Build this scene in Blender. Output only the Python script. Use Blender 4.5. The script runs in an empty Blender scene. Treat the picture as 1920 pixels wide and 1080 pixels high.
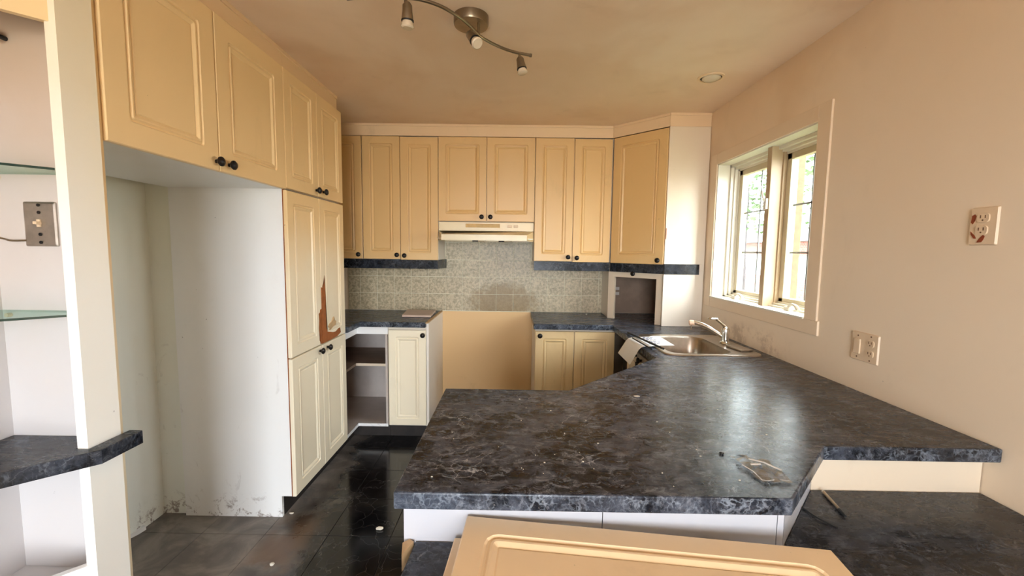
import bpy, bmesh, math, random
from mathutils import Vector, Matrix
random.seed(7)
sc = bpy.context.scene
COL = sc.collection
V = Vector

# ------------------------------------------------------------------ camera
cam_d = bpy.data.cameras.new('camera'); cam = bpy.data.objects.new('camera', cam_d); COL.objects.link(cam)
R_ = V((0.99988162, 0.0073046, 0.01354201)); U_ = V((-0.01412634, 0.08697701, 0.99611016)); F_ = V((-0.00609834, 0.99618354, -0.0870699))
m = Matrix.Identity(4)
for i in range(3):
    m[i][0] = R_[i]; m[i][1] = U_[i]; m[i][2] = -F_[i]
m[0][3], m[1][3], m[2][3] = 0, 0, 1.444
cam.matrix_world = m
cam_d.sensor_width = 36; cam_d.lens = 788.06 * 36 / 1920; cam_d.clip_start = 0.02
sc.camera = cam

# ------------------------------------------------------------------ daylight
EXPO = 3.56
w = bpy.data.worlds.new('daylight'); sc.world = w; w.use_nodes = True
bg = w.node_tree.nodes['Background']
bg.inputs[0].default_value = (0.86, 0.93, 1.0, 1); bg.inputs[1].default_value = 2.3
sc.view_settings.view_transform = 'Standard'; sc.view_settings.look = 'None'
sc.view_settings.exposure = EXPO; sc.view_settings.gamma = 1; sc.view_settings.use_curve_mapping = False

def portal(name, loc, rot, sx, sy):
    l = bpy.data.lights.new(name, 'AREA'); l.shape = 'RECTANGLE'; l.size = sx; l.size_y = sy
    l.cycles.is_portal = True
    o = bpy.data.objects.new(name, l); o.location = loc; o.rotation_euler = rot; COL.objects.link(o)
portal('window_portal', (1.66, 2.45, 1.6), (0, math.radians(90), 0), 1.0, 1.0)
portal('patio_portal', (0.0, -2.62, 1.15), (math.radians(90), 0, 0), 1.45, 2.1)

# ------------------------------------------------------------------ materials
def lin(c):
    return tuple(((x / 255 / 12.92) if x / 255 <= 0.04045 else ((x / 255 + 0.055) / 1.055) ** 2.4) for x in c[:3]) + (1,)

class NT:
    def __init__(s, name):
        s.m = bpy.data.materials.new(name); s.m.use_nodes = True; s.t = s.m.node_tree; s.b = s.t.nodes['Principled BSDF']
        g = s.t.nodes.new('ShaderNodeNewGeometry'); s.pos = g.outputs['Position']
        x = s.t.nodes.new('ShaderNodeSeparateXYZ'); s.link(s.pos, x.inputs[0]); s.x, s.y, s.z = x.outputs
    def link(s, a, b): s.t.links.new(a, b)
    def set(s, k, v):
        i = s.b.inputs[k]
        if hasattr(v, 'links'): s.link(v, i)
        else: i.default_value = v
    def noise(s, scale, detail=4, rough=.55, dist=0, stretch=None):
        n = s.t.nodes.new('ShaderNodeTexNoise'); n.inputs['Scale'].default_value = scale; n.inputs['Detail'].default_value = detail
        n.inputs['Roughness'].default_value = rough; n.inputs['Distortion'].default_value = dist
        src = s.pos
        if stretch:
            mp = s.t.nodes.new('ShaderNodeVectorMath'); mp.operation = 'MULTIPLY'; mp.inputs[1].default_value = stretch
            s.link(s.pos, mp.inputs[0]); src = mp.outputs[0]
        s.link(src, n.inputs['Vector']); return n.outputs['Fac']
    def vor(s, scale, feature='DISTANCE_TO_EDGE', warp=None):
        n = s.t.nodes.new('ShaderNodeTexVoronoi'); n.feature = feature; n.inputs['Scale'].default_value = scale
        if warp:
            nn = s.t.nodes.new('ShaderNodeTexNoise'); nn.inputs['Scale'].default_value = warp[0]; nn.inputs['Detail'].default_value = 5
            s.link(s.pos, nn.inputs['Vector'])
            vm = s.t.nodes.new('ShaderNodeVectorMath'); vm.operation = 'SCALE'; vm.inputs['Scale'].default_value = warp[1]; s.link(nn.outputs['Color'], vm.inputs[0])
            va = s.t.nodes.new('ShaderNodeVectorMath'); s.link(s.pos, va.inputs[0]); s.link(vm.outputs[0], va.inputs[1]); s.link(va.outputs[0], n.inputs['Vector'])
        else: s.link(s.pos, n.inputs['Vector'])
        return n.outputs['Distance']
    def ramp(s, fac, a, b, smooth=True):
        n = s.t.nodes.new('ShaderNodeMapRange'); n.interpolation_type = 'SMOOTHSTEP' if smooth else 'LINEAR'
        n.inputs[1].default_value = a; n.inputs[2].default_value = b; s.link(fac, n.inputs[0]); return n.outputs[0]
    def math(s, op, a, b=None):
        n = s.t.nodes.new('ShaderNodeMath'); n.operation = op
        for i, v in enumerate((a, b)):
            if v is None: continue
            if hasattr(v, 'links'): s.link(v, n.inputs[i])
            else: n.inputs[i].default_value = v
        return n.outputs[0]
    def mix(s, f, a, b):
        n = s.t.nodes.new('ShaderNodeMix'); n.data_type = 'RGBA'
        for i, v in ((0, f), (6, a), (7, b)):
            if hasattr(v, 'links'): s.link(v, n.inputs[i])
            elif i == 0: n.inputs[0].default_value = v
            else: n.inputs[i].default_value = v
        return n.outputs[2]
    def bump(s, h, strength=.2, dist=.002):
        n = s.t.nodes.new('ShaderNodeBump'); n.inputs['Strength'].default_value = strength; n.inputs['Distance'].default_value = dist
        s.link(h, n.inputs['Height']); s.link(n.outputs[0], s.b.inputs['Normal'])

def plain(name, c, rough=.5, metal=0, var=0.0, vs=8, bump=0):
    n = NT(name); a = lin(c)
    if var:
        b = tuple(x * (1 - var) for x in a[:3]) + (1,)
        n.set('Base Color', n.mix(n.ramp(n.noise(vs), .3, .7), a, b))
    else: n.set('Base Color', a)
    n.set('Roughness', rough); n.set('Metallic', metal)
    if bump: n.bump(n.noise(220, 2), bump, .001)
    return n.m

def stained(name, clean, smoke, z0, z1, rough=.45, grime=.5, bumps=.05, ns=1.3, dots=True, gc=(120, 88, 52)):
    """paint or foil with smoke residue that is denser high on the surface, blotchy, plus specks of dirt"""
    n = NT(name)
    f = n.ramp(n.math('ADD', n.z, n.math('MULTIPLY', n.math('SUBTRACT', n.noise(ns, 5), .5), 1.1)), z0, z1)
    c = n.mix(f, lin(clean), lin(smoke))
    if grime:
        g = n.ramp(n.noise(5, 8, .7, .6, (1, 1, .6)), .56, .80)
        c = n.mix(n.math('MULTIPLY', g, grime), c, lin(gc))
    if dots:
        d = n.ramp(n.noise(38, 3, .6), .745, .79)
        c = n.mix(n.math('MULTIPLY', d, .55), c, lin((70, 50, 34)))
    n.set('Base Color', c); n.set('Roughness', rough)
    n.bump(n.noise(160, 3), bumps, .001)
    return n.m

M = {}
M['door'] = stained('cream_foil', (246, 234, 208), (238, 202, 146), .75, 1.75, .36, .13, .03)
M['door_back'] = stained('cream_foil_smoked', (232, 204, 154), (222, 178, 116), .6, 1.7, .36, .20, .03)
M['door_loose'] = stained('cream_foil_loose', (238, 208, 166), (238, 208, 166), 0, 1, .4, .10, .03)
M['white'] = stained('white_melamine', (236, 236, 236), (222, 202, 168), 1.0, 2.6, .35, .10, .02)
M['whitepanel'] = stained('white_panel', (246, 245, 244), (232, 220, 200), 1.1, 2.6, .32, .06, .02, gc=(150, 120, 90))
M['post'+'_paint'] = stained('post_paint', (248, 246, 240), (244, 226, 190), .9, 2.3, .35, .06, .02)
M['niche'] = stained('niche_paint', (212, 208, 208), (204, 176, 146), .9, 2.2, .5, .05, .04)
M['wall'] = stained('wall_paint', (238, 217, 190), (230, 198, 158), 1.1, 2.7, .55, .12, .06, ns=.9, gc=(150, 112, 74))
M['wall_left'] = stained('alcove_paint', (244, 245, 238), (238, 232, 210), .4, 2.0, .5, .10, .06)
def wall_extra(m_):
    n = NT.__new__(NT); n.m = m_; n.t = m_.node_tree; n.b = n.t.nodes['Principled BSDF']
    g = n.t.nodes.new('ShaderNodeNewGeometry'); n.pos = g.outputs['Position']; x = n.t.nodes.new('ShaderNodeSeparateXYZ'); n.link(n.pos, x.inputs[0]); n.x, n.y, n.z = x.outputs
    base = n.b.inputs['Base Color'].links[0].from_socket
    k = n.math('MULTIPLY', n.ramp(n.math('ABSOLUTE', n.math('SUBTRACT', n.y, 2.42)), .42, .15), n.ramp(n.math('ABSOLUTE', n.math('SUBTRACT', n.z, .955)), .10, .03))
    k = n.math('MULTIPLY', k, n.ramp(n.noise(12, 6, .7), .45, .62)); k = n.math('MULTIPLY', k, n.ramp(n.x, 1.3, 1.36))
    base = n.mix(n.math('MULTIPLY', n.ramp(n.noise(1.1, 4, .5, .3), .46, .62), n.math('MULTIPLY', n.ramp(n.z, 1.2, 1.9), .34)), base, lin((200, 160, 116)))
    n.set('Base Color', n.mix(n.math('MULTIPLY', k, .38), base, lin((140, 96, 52))))
wall_extra(M['wall'])
def floor_grime(m_, z1=.16):
    n = NT.__new__(NT); n.m = m_; n.t = m_.node_tree; n.b = n.t.nodes['Principled BSDF']
    g = n.t.nodes.new('ShaderNodeNewGeometry'); n.pos = g.outputs['Position']; x = n.t.nodes.new('ShaderNodeSeparateXYZ'); n.link(n.pos, x.inputs[0]); n.x, n.y, n.z = x.outputs
    base = n.b.inputs['Base Color'].links[0].from_socket
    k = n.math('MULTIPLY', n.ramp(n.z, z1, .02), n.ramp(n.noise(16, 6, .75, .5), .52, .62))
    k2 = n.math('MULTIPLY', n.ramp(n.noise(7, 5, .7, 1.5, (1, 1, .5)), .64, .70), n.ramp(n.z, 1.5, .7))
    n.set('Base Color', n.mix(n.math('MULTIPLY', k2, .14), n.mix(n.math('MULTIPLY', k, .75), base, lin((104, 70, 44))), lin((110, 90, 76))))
M['ceil'] = stained('ceiling_paint', (240, 210, 176), (226, 188, 146), 2.0, 2.9, .7, .22, .05, ns=1.0, dots=False, gc=(176, 130, 88))
def blotch(m_):
    n = NT.__new__(NT); n.m = m_; n.t = m_.node_tree; n.b = n.t.nodes['Principled BSDF']
    g = n.t.nodes.new('ShaderNodeNewGeometry'); n.pos = g.outputs['Position']
    base = n.b.inputs['Base Color'].links[0].from_socket
    base = n.mix(n.math('MULTIPLY', n.ramp(n.noise(1.1, 4, .5, .5), .46, .62), .40), base, lin((250, 226, 196)))
    base = n.mix(n.math('MULTIPLY', n.ramp(n.noise(2.1, 4, .5, .4), .54, .72), .22), base, lin((200, 156, 112)))
    n.set('Base Color', base)
blotch(M['ceil'])
M['crown'] = stained('crown_paint', (232, 196, 150), (232, 196, 150), 0, 1, .5, .2, .04)
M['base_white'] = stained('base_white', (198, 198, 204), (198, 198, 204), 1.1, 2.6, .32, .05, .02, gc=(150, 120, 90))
M['mullion'] = stained('dirty_window_paint', (192, 166, 132), (176, 150, 116), 1.2, 2.0, .45, .35, .03)
M['sash'] = stained('sash_paint', (206, 192, 164), (196, 176, 140), 1.5, 2.2, .45, .2, .03)
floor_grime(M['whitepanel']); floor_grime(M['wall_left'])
M['side'] = stained('carcass_side', (232, 220, 204), (228, 204, 172), .9, 2.4, .35, .10, .02)
M['garage'] = stained('carcass_face', (226, 208, 184), (226, 208, 184), .9, 2.4, .4, .12, .02)
M['inside'] = plain('carcass_inside', (196, 184, 176), .6, var=.12)
M['shelfbrown'] = plain('dusty_shelf', (150, 124, 104), .7, var=.25)
M['mdf'] = plain('bare_mdf', (168, 96, 44), .8, var=.25, vs=30)
M['knob'] = plain('pewter_knob', (48, 44, 42), .35, .75)
M['black'] = plain('black_rubber', (16, 15, 15), .45)
M['dark'] = plain('dark_recess', (22, 18, 15), .8)
M['toekick'] = plain('toe_kick', (46, 38, 34), .6, var=.5, vs=14)
M['steel'] = plain('stainless_steel', (190, 180, 168), .28, 1, var=.15, vs=40)
M['chrome'] = plain('chrome', (225, 222, 215), .12, 1)
M['nickel'] = plain('brushed_nickel', (150, 132, 108), .3, .9, var=.2, vs=20)
M['hood'] = stained('hood_enamel', (232, 214, 176), (226, 200, 150), 1.5, 1.7, .3, .15, .01)
M['vent'] = plain('yellowed_vent', (206, 164, 92), .45, var=.2, vs=20)
M['plastic'] = stained('outlet_plastic', (226, 200, 168), (218, 186, 146), 1, 2, .4, .15, .0)
M['pinkplastic'] = stained('receptacle_plastic', (222, 194, 160), (222, 194, 160), 1, 2, .35, .15, .0)
M['slot'] = plain('slot_dark', (112, 78, 54), .8)
M['burn'] = plain('exposed_rust_paint', (150, 66, 28), .8, var=.3, vs=60)
M['paper'] = plain('white_paper', (238, 236, 234), .8)
M['ink'] = plain('grey_ink', (120, 122, 150), .8)
M['bulb'] = plain('bulb_glass', (214, 192, 160), .12, 0)
M['winpaint'] = stained('window_paint', (228, 220, 202), (214, 194, 160), 1.7, 2.4, .4, .12, .03)
M['casing'] = stained('casing_paint', (234, 210, 180), (224, 194, 156), 1.2, 2.6, .5, .12, .04)
M['muntin'] = plain('muntin_grey', (112, 110, 106), .4)
M['chip'] = plain('plaster_chip', (222, 214, 198), .8)
M['wood'] = plain('pale_wood', (206, 170, 124), .6, var=.2, vs=25)
M['seam'] = plain('seam_dark', (96, 84, 76), .8)

def glass(name, tint=(1, 1, 1), rough=0.0, alpha=.10):
    n = NT(name); t = n.t
    n.set('Base Color', (*tint, 1)); n.set('Roughness', .03)
    tr = t.nodes.new('ShaderNodeBsdfTransparent'); tr.inputs[0].default_value = (*tint, 1)
    gl = t.nodes.new('ShaderNodeBsdfGlossy'); gl.inputs['Roughness'].default_value = .02
    mx = t.nodes.new('ShaderNodeMixShader'); mx.inputs[0].default_value = alpha
    t.links.new(tr.outputs[0], mx.inputs[1]); t.links.new(gl.outputs[0], mx.inputs[2])
    t.links.new(mx.outputs[0], t.nodes['Material Output'].inputs[0])
    return n.m
M['glass'] = glass('window_glass', (.97, .99, .98), alpha=.06)
M['glassgreen'] = glass('shelf_glass', (.80, .90, .86), alpha=.12)
M['glassedge'] = plain('shelf_glass_edge', (22, 52, 44), .1)
M['film'] = glass('clear_film', (.9, .91, .92), alpha=.15)
for n_ in M['film'].node_tree.nodes:
    if n_.type == 'BSDF_GLOSSY': n_.inputs['Roughness'].default_value = .10; n_.inputs[0].default_value = (.95, .97, 1, 1)

def marble(name, grime=0.0, bright=1.0, edge=False):
    n = NT(name)
    def sc_(c): return tuple(x * bright for x in lin(c)[:3]) + (1,)
    big = n.ramp(n.noise(8, 9, .74, .9, (1, 1.3, 1)), .42, .60)
    c = n.mix(big, sc_((18, 22, 31)), sc_((74, 80, 93)))
    mid = n.ramp(n.noise(27, 8, .8, 1.0, (1, 1.2, 1)), .50, .64)
    c = n.mix(n.math('MULTIPLY', mid, .8), c, sc_((128, 134, 146)))
    c = n.mix(n.math('MULTIPLY', n.ramp(n.vor(70, 'F1'), .28, .12), .5), c, sc_((10, 10, 12)))
    v = n.ramp(n.vor(15, warp=(8, .2)), .03, .0)
    vm = n.math('MULTIPLY', v, n.ramp(n.noise(6, 6), .50, .66))
    c = n.mix(n.math('MULTIPLY', vm, .8), c, sc_((178, 182, 190)))
    if edge:
        v2 = n.ramp(n.vor(48, warp=(24, .07)), .16, .0)
        c = n.mix(n.math('MULTIPLY', v2, n.math('MULTIPLY', n.ramp(n.noise(16, 6, .7), .42, .66), .6)), c, sc_((168, 178, 192)))
    sp = n.ramp(n.noise(170, 2, .5), .71, .76)
    c = n.mix(n.math('MULTIPLY', sp, .5), c, sc_((178, 176, 172)))
    # dusty brown film towards the window wall
    dm = n.math('MULTIPLY', n.ramp(n.x, .7, 1.25), n.ramp(n.noise(6, 5), .25, .6))
    c = n.mix(n.math('MULTIPLY', dm, .5), c, lin((50, 45, 41)))
    if grime:
        c = n.mix(n.math('MULTIPLY', n.ramp(n.noise(4, 6, .6, 1), .35, .65), grime), c, lin((54, 50, 47)))
    n.set('Base Color', c); n.set('Specular IOR Level', .22)
    scr = n.noise(9, 7, .7, .5, (1, 3.5, 1))
    n.set('Roughness', n.math('ADD', .16, n.math('MULTIPLY', scr, .22)))
    n.bump(n.noise(70, 4), .05, .001)
    return n.m
M['marble'] = marble('black_marble_laminate')
M['marble_desk'] = marble('dusty_marble_laminate', .75, .75)
M['marble_edge'] = marble('marble_edge_band', 0, .72, True)
M['marble_shelf'] = marble('marble_shelf', .5, .6)
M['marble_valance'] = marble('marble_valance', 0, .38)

def tile_mat():
    n = NT('backsplash_tile')
    c = n.mix(n.ramp(n.noise(46, 6, .75), .38, .62), lin((208, 192, 160)), lin((160, 146, 118)))
    c = n.mix(n.math('MULTIPLY', n.ramp(n.noise(75, 3, .6), .60, .70), .6), c, lin((108, 100, 80)))
    # burnt grease patch behind the cooker
    dx = n.math('DIVIDE', n.math('SUBTRACT', n.x, -.10), .34); dz = n.math('DIVIDE', n.math('SUBTRACT', n.z, .99), .20)
    r = n.math('SQRT', n.math('ADD', n.math('MULTIPLY', dx, dx), n.math('MULTIPLY', dz, dz)))
    r = n.math('ADD', r, n.math('MULTIPLY', n.math('SUBTRACT', n.noise(14, 6, .65), .5), 1.3))
    c = n.mix(n.math('MULTIPLY', n.ramp(r, 1.1, .55), .72), c, lin((130, 100, 44)))
    n.set('Base Color', c); n.set('Roughness', .4); n.bump(n.noise(80, 3), .08, .001); return n.m
M['tile'] = tile_mat()
M['grout'] = plain('grout', (232, 226, 202), .8)

def floor_mat(dusty=True):
    n = NT('black_floor_tile')
    c = n.mix(n.ramp(n.noise(8, 7, .7, 1), .45, .75), lin((9, 8, 10)), lin((38, 34, 36)))
    c = n.mix(n.math('MULTIPLY', n.ramp(n.vor(9, warp=(5, .3)), .02, .0), .25), c, lin((110, 104, 100)))
    c = n.mix(n.ramp(n.noise(60, 2), .77, .80), c, lin((150, 142, 130)))
    # grey dust lies where the refrigerator stood
    e = n.math('ADD', n.math('ADD', n.x, n.math('MULTIPLY', n.y, .12)), n.math('MULTIPLY', n.math('SUBTRACT', n.noise(4, 6, .6, .6), .5), .55))
    d = n.ramp(e, -.66, -1.05)
    dc = n.mix(n.ramp(n.noise(5, 7, .6, .8), .35, .7), lin((108, 101, 96)), lin((150, 142, 133)))
    c = n.mix(n.math('MULTIPLY', d, .92), c, dc)
    st = n.math('MULTIPLY', n.ramp(n.math('ABSOLUTE', n.math('ADD', n.x, 1.12)), .17, .05), n.math('MULTIPLY', n.ramp(n.y, 2.25, 2.0), n.ramp(n.noise(5, 4), .40, .55)))
    c = n.mix(n.math('MULTIPLY', st, .7), c, lin((112, 86, 64)))
    n.set('Base Color', c)
    n.set('Roughness', n.math('ADD', .14, n.math('MULTIPLY', d, .5)))
    n.bump(n.noise(60, 4), .04, .001); return n.m
M['floor'] = floor_mat()
M['subfloor'] = plain('subfloor', (70, 62, 56), .8, var=.3)

def brick_mat():
    n = NT('distant_brick'); t = n.t
    b = t.nodes.new('ShaderNodeTexBrick'); b.inputs['Scale'].default_value = 4.5
    b.inputs['Color1'].default_value = lin((112, 58, 48)); b.inputs['Color2'].default_value = lin((132, 74, 60)); b.inputs['Mortar'].default_value = lin((130, 122, 114))
    cb = t.nodes.new('ShaderNodeCombineXYZ'); n.link(n.math('ADD', n.y, n.x), cb.inputs[0]); n.link(n.z, cb.inputs[1]); n.link(cb.outputs[0], b.inputs['Vector'])
    n.set('Base Color', b.outputs[0]); n.set('Roughness', .9); return n.m
M['brick'] = brick_mat()
M['grass'] = plain('lawn', (86, 98, 60), .9, var=.3, vs=4)
M['leaf'] = plain('leaves', (62, 86, 40), .8, var=.4, vs=5)
M['bark'] = plain('bark', (44, 34, 36), .9, var=.3, vs=10)
M['roof'] = plain('roof_shingle', (84, 78, 78), .9, var=.2)
M['post'] = plain('weathered_post', (92, 72, 46), .8, var=.3, vs=30)
M['aluminium'] = plain('pale_aluminium', (205, 203, 198), .4, .3)

# ------------------------------------------------------------------ mesh helpers
ORG = {}
def NB(): return bmesh.new()
def bx(bm, x0, x1, y0, y1, z0, z1, mt=None):
    x0, x1 = sorted((x0, x1)); y0, y1 = sorted((y0, y1)); z0, z1 = sorted((z0, z1))
    r = [(x0, y0, z0), (x1, y0, z0), (x1, y1, z0), (x0, y1, z0), (x0, y0, z1), (x1, y0, z1), (x1, y1, z1), (x0, y1, z1)]
    vs = [bm.verts.new(mt @ V(c) if mt else c) for c in r]
    for f in ((3, 2, 1, 0), (4, 5, 6, 7), (0, 1, 5, 4), (1, 2, 6, 5), (2, 3, 7, 6), (3, 0, 4, 7)):
        bm.faces.new([vs[i] for i in f])
    return bm
def box(*a): return bx(NB(), *a)
def prism(pts, z0, z1, bm=None):
    bm = bm or NB()
    a = sum(pts[i][0] * pts[(i + 1) % len(pts)][1] - pts[(i + 1) % len(pts)][0] * pts[i][1] for i in range(len(pts)))
    if a < 0: pts = pts[::-1]
    lo = [bm.verts.new((p[0], p[1], z0)) for p in pts]; hi = [bm.verts.new((p[0], p[1], z1)) for p in pts]
    bm.faces.new(lo[::-1]); bm.faces.new(hi); k = len(pts)
    for i in range(k): bm.faces.new((lo[i], lo[(i + 1) % k], hi[(i + 1) % k], hi[i]))
    return bm
def loft(bm, rings, cap0=True, cap1=True, closed=True):
    rs = [[bm.verts.new(p) for p in r] for r in rings]; k = len(rs[0])
    for a, b in zip(rs, rs[1:]):
        for i in range(k if closed else k - 1): bm.faces.new((a[i], a[(i + 1) % k], b[(i + 1) % k], b[i]))
    if cap0: bm.faces.new(rs[0][::-1])
    if cap1: bm.faces.new(rs[-1])
    return bm
def frame_for(d):
    d = d.normalized(); a = V((0, 0, 1)) if abs(d.z) < .9 else V((1, 0, 0))
    u = d.cross(a).normalized(); return u, d.cross(u).normalized()
def lathe(bm, o, d, prof, n=16):
    """prof: (radius, distance along d)"""
    o = V(o); d = V(d).normalized(); u, v = frame_for(d)
    return loft(bm, [[o + d * h + (u * math.cos(2 * math.pi * i / n) + v * math.sin(2 * math.pi * i / n)) * max(r, 1e-4) for i in range(n)] for r, h in prof])
def tube(bm, pts, r, n=8):
    pts = [V(p) for p in pts]; rings = []
    u, v = frame_for(pts[1] - pts[0])
    for i, p in enumerate(pts):
        t = (pts[min(i + 1, len(pts) - 1)] - pts[max(i - 1, 0)]).normalized()
        u = (u - t * u.dot(t)).normalized(); v = t.cross(u)
        rr = r[i] if isinstance(r, (list, tuple)) else r
        rings.append([p + (u * math.cos(2 * math.pi * k / n) + v * math.sin(2 * math.pi * k / n)) * rr for k in range(n)])
    return loft(bm, rings)
def curve_pts(pts, k=6):
    pts = [V(p) for p in pts]; out = []
    P_ = [pts[0] * 2 - pts[1]] + pts + [pts[-1] * 2 - pts[-2]]
    for i in range(1, len(P_) - 2):
        a, b, c, d = P_[i - 1:i + 3]
        for j in range(k):
            t = j / k
            out.append(.5 * ((2 * b) + (c - a) * t + (2 * a - 5 * b + 4 * c - d) * t * t + (3 * b - a - 3 * c + d) * t ** 3))
    out.append(pts[-1]); return out
def rrect(u0, u1, v0, v1, r, k=3):
    r = min(r, (u1 - u0) / 2 - 1e-4, (v1 - v0) / 2 - 1e-4); out = []
    for cx, cy, a0 in ((u1 - r, v0 + r, -90), (u1 - r, v1 - r, 0), (u0 + r, v1 - r, 90), (u0 + r, v0 + r, 180)):
        for j in range(k + 1):
            a = math.radians(a0 + 90 * j / k); out.append((cx + r * math.cos(a), cy + r * math.sin(a)))
    return out

def obj(name, bm, mat, parent=None, bev=0, smooth=False, origin=None, mats=None):
    bmesh.ops.recalc_face_normals(bm, faces=bm.faces)
    me = bpy.data.meshes.new(name); bm.to_mesh(me); bm.free()
    xs = [v.co for v in me.vertices]
    if origin is None:
        lo = V((min(c[i] for c in xs) for i in range(3))); hi = V((max(c[i] for c in xs) for i in range(3)))
        origin = V(((lo.x + hi.x) / 2, (lo.y + hi.y) / 2, lo.z))
    origin = V(origin)
    me.transform(Matrix.Translation(-origin))
    for mm in (mats or [mat]): me.materials.append(M[mm] if isinstance(mm, str) else mm)
    if smooth:
        for p in me.polygons: p.use_smooth = True
        if smooth != 'all':
            me.set_sharp_from_angle(angle=math.radians(40))
    o = bpy.data.objects.new(name, me); COL.objects.link(o)
    if parent: o.parent = parent
    o.location = origin - (ORG[parent.name] if parent else V((0, 0, 0)))
    ORG[o.name] = origin
    if bev:
        b = o.modifiers.new('bevel', 'BEVEL'); b.width = bev; b.segments = 2; b.limit_method = 'ANGLE'; b.angle_limit = math.radians(50)
    return o
def edge_band(o):
    o.data.materials.append(M['marble_edge'])
    for p in o.data.polygons:
        if abs(p.normal.z) < .5: p.material_index = 1
    return o
def tag(o, label, cat, group=None, kind=None):
    o['label'] = label; o['category'] = cat
    if group: o['group'] = group
    if kind: o['kind'] = kind
    return o
def thing(name, label, cat, loc, group=None):
    o = bpy.data.objects.new(name, None); COL.objects.link(o); o.location = loc; o.empty_display_size = .05; ORG[o.name] = V(loc)
    return tag(o, label, cat, group)
def struct(name, bm, mat, **k):
    o = obj(name, bm, mat, **k); o['kind'] = 'structure'; return o
def sroot(name, loc):
    o = bpy.data.objects.new(name, None); COL.objects.link(o); o.location = loc; ORG[o.name] = V(loc); o['kind'] = 'structure'; return o

def knob(parent, p, n, label=None):
    p = V(p); o = obj('knob', lathe(NB(), p, n, [(.007, -.001), (.007, .010), (.013, .013), (.0185, .019), (.0185, .024), (.012, .030), (.003, .032)], 14), 'knob', parent, smooth=True)
    return o
def door(parent, o, u, n, wd, h, mat, knobs=(), m=.055, cr=.012, t=.019, panel=True, label=None, name='door', tilt=None):
    """raised panel door: o = lower-left front corner, u = width direction, n = outward"""
    o = V(o); u = V(u).normalized(); n = V(n).normalized(); z = V((0, 0, 1)) if tilt is None else V(tilt)
    W = lambda a, b, d: o + u * a + z * b - n * d
    R = lambda i, d, r: [W(a, b, d) for a, b in rrect(i, wd - i, i, h - i, r)]
    rings = [R(0, t, .001), R(0, .003, .001), R(.003, 0, .002)]
    if panel:
        rings += [R(m, 0, cr), R(m + .004, .005, cr * .85), R(m + .009, .0055, cr * .7), R(m + .014, .0005, cr * .5), R(m + .019, .001, cr * .35), R(m + .030, .0075, .002), R(m + .034, .0055, .002)]
    d = obj(name, loft(NB(), rings), mat, parent)
    if label: d['label'] = label
    for (a, b) in knobs: knob(d, W(a, b, 0), n)
    return d

# ------------------------------------------------------------------ room shell
XR, YW, ZC = 1.375, 3.719, 2.431
YB = -2.5
XL, XN = -1.886, -1.455
fl = struct('floor', box(XN - .6, XR + .1, YB - .1, YW + .1, -.12, -.008), 'subfloor')
tm = None
ts = .32
for i in range(6):
    for j in range(9):
        x0 = XL + i * ts; y0 = .08 + j * ts * 1.0 + .32
        x1 = min(x0 + ts, .0); y1 = min(y0 + ts, YW)
        if x1 - x0 < .05 or y1 - y0 < .05: continue
        o = obj('tile', box(x0 + .0012, x1 - .0012, y0 + .0012, y1 - .0012, -.0085, random.uniform(-.0005, .0003)), 'floor', fl, bev=.001)
struct('ceiling', box(XN - .6, XR + .1, YB - .1, YW + .1, ZC, ZC + .1), 'ceil')
wb = struct('wall_back', box(XL - .1, XR + .1, YW, YW + .1, 0, ZC), 'wall')
# right wall with window opening
WY0, WY1, WZ0, WZ1 = 1.975, 2.935, 1.147, 2.052
bm = NB()
bx(bm, XR, XR + .2, YB, WY0, 0, ZC); bx(bm, XR, XR + .2, WY1, YW, 0, ZC)
bx(bm, XR, XR + .2, WY0, WY1, 0, WZ0); bx(bm, XR, XR + .2, WY0, WY1, WZ1, ZC)
struct('wall_right', bm, 'wall')
# left wall, alcove, stub wall beside it and the wall that runs back past the camera
bm = NB()
bx(bm, XL - .1, XL, 1.19, YW, 0, ZC)
struct('wall_left', bm, 'wall_left')
struct('wall_left_stub', prism([(XL, 1.178), (-1.176, 1.178), (-1.176, 1.19), (XL, 1.19)], 0, ZC), 'niche')
struct('wall_left_near', box(XN - .1, XN, YB, 1.178, 0, ZC), 'niche')
bm = NB()
bx(bm, XN, -.75, YB - .1, YB, 0, ZC); bx(bm, .75, XR, YB - .1, YB, 0, ZC); bx(bm, -.75, .75, YB - .1, YB, 2.15, ZC)
struct('wall_front', bm, 'wall')
d1 = sroot('door_1', (0, YB - .05, 0))
bm = NB()
for x in (-.75, -.03, .69): bx(bm, x, x + .06, YB - .08, YB - .02, 0, 2.15)
bx(bm, -.75, .75, YB - .08, YB - .02, 2.09, 2.15); bx(bm, -.75, .75, YB - .08, YB - .02, 0, .08)
obj('door_frame', bm, 'aluminium', d1)

# backsplash tiles (each one a piece) on a bed of grout, and the bare painted wall of the cooker gap
obj('grout', box(-1.477, .775, YW - .004, YW + .001, .905, 1.67), 'grout', wb)
TS = .151
cols = [-1.477] + [-.615 + TS * k for k in range(-5, 10)]
cols = [c for c in cols if c < .75] + [.775]
for i in range(len(cols) - 1):
    a, b = cols[i], cols[i + 1]
    if b - a < .02: continue
    for r in range(5):
        z0 = .909 + r * TS; z1 = z0 + TS
        if r >= 3 and not (a > -.64 and b < .16): 
            continue
        obj('tile', box(a + .002, b - .002, YW - .0062 - random.uniform(0, .0008), YW - .003, z0 + .002, min(z1, 1.67) - .002), 'tile', wb, bev=.001)
p = obj('wall_panel', box(-.64, .165, YW - .010, YW - .001, 0, .905), stained('gap_paint', (230, 190, 134), (230, 190, 134), 0, 1, .45, .22, .04), wb)
p['label'] = 'ochre stained wall of the empty cooker gap'

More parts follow.
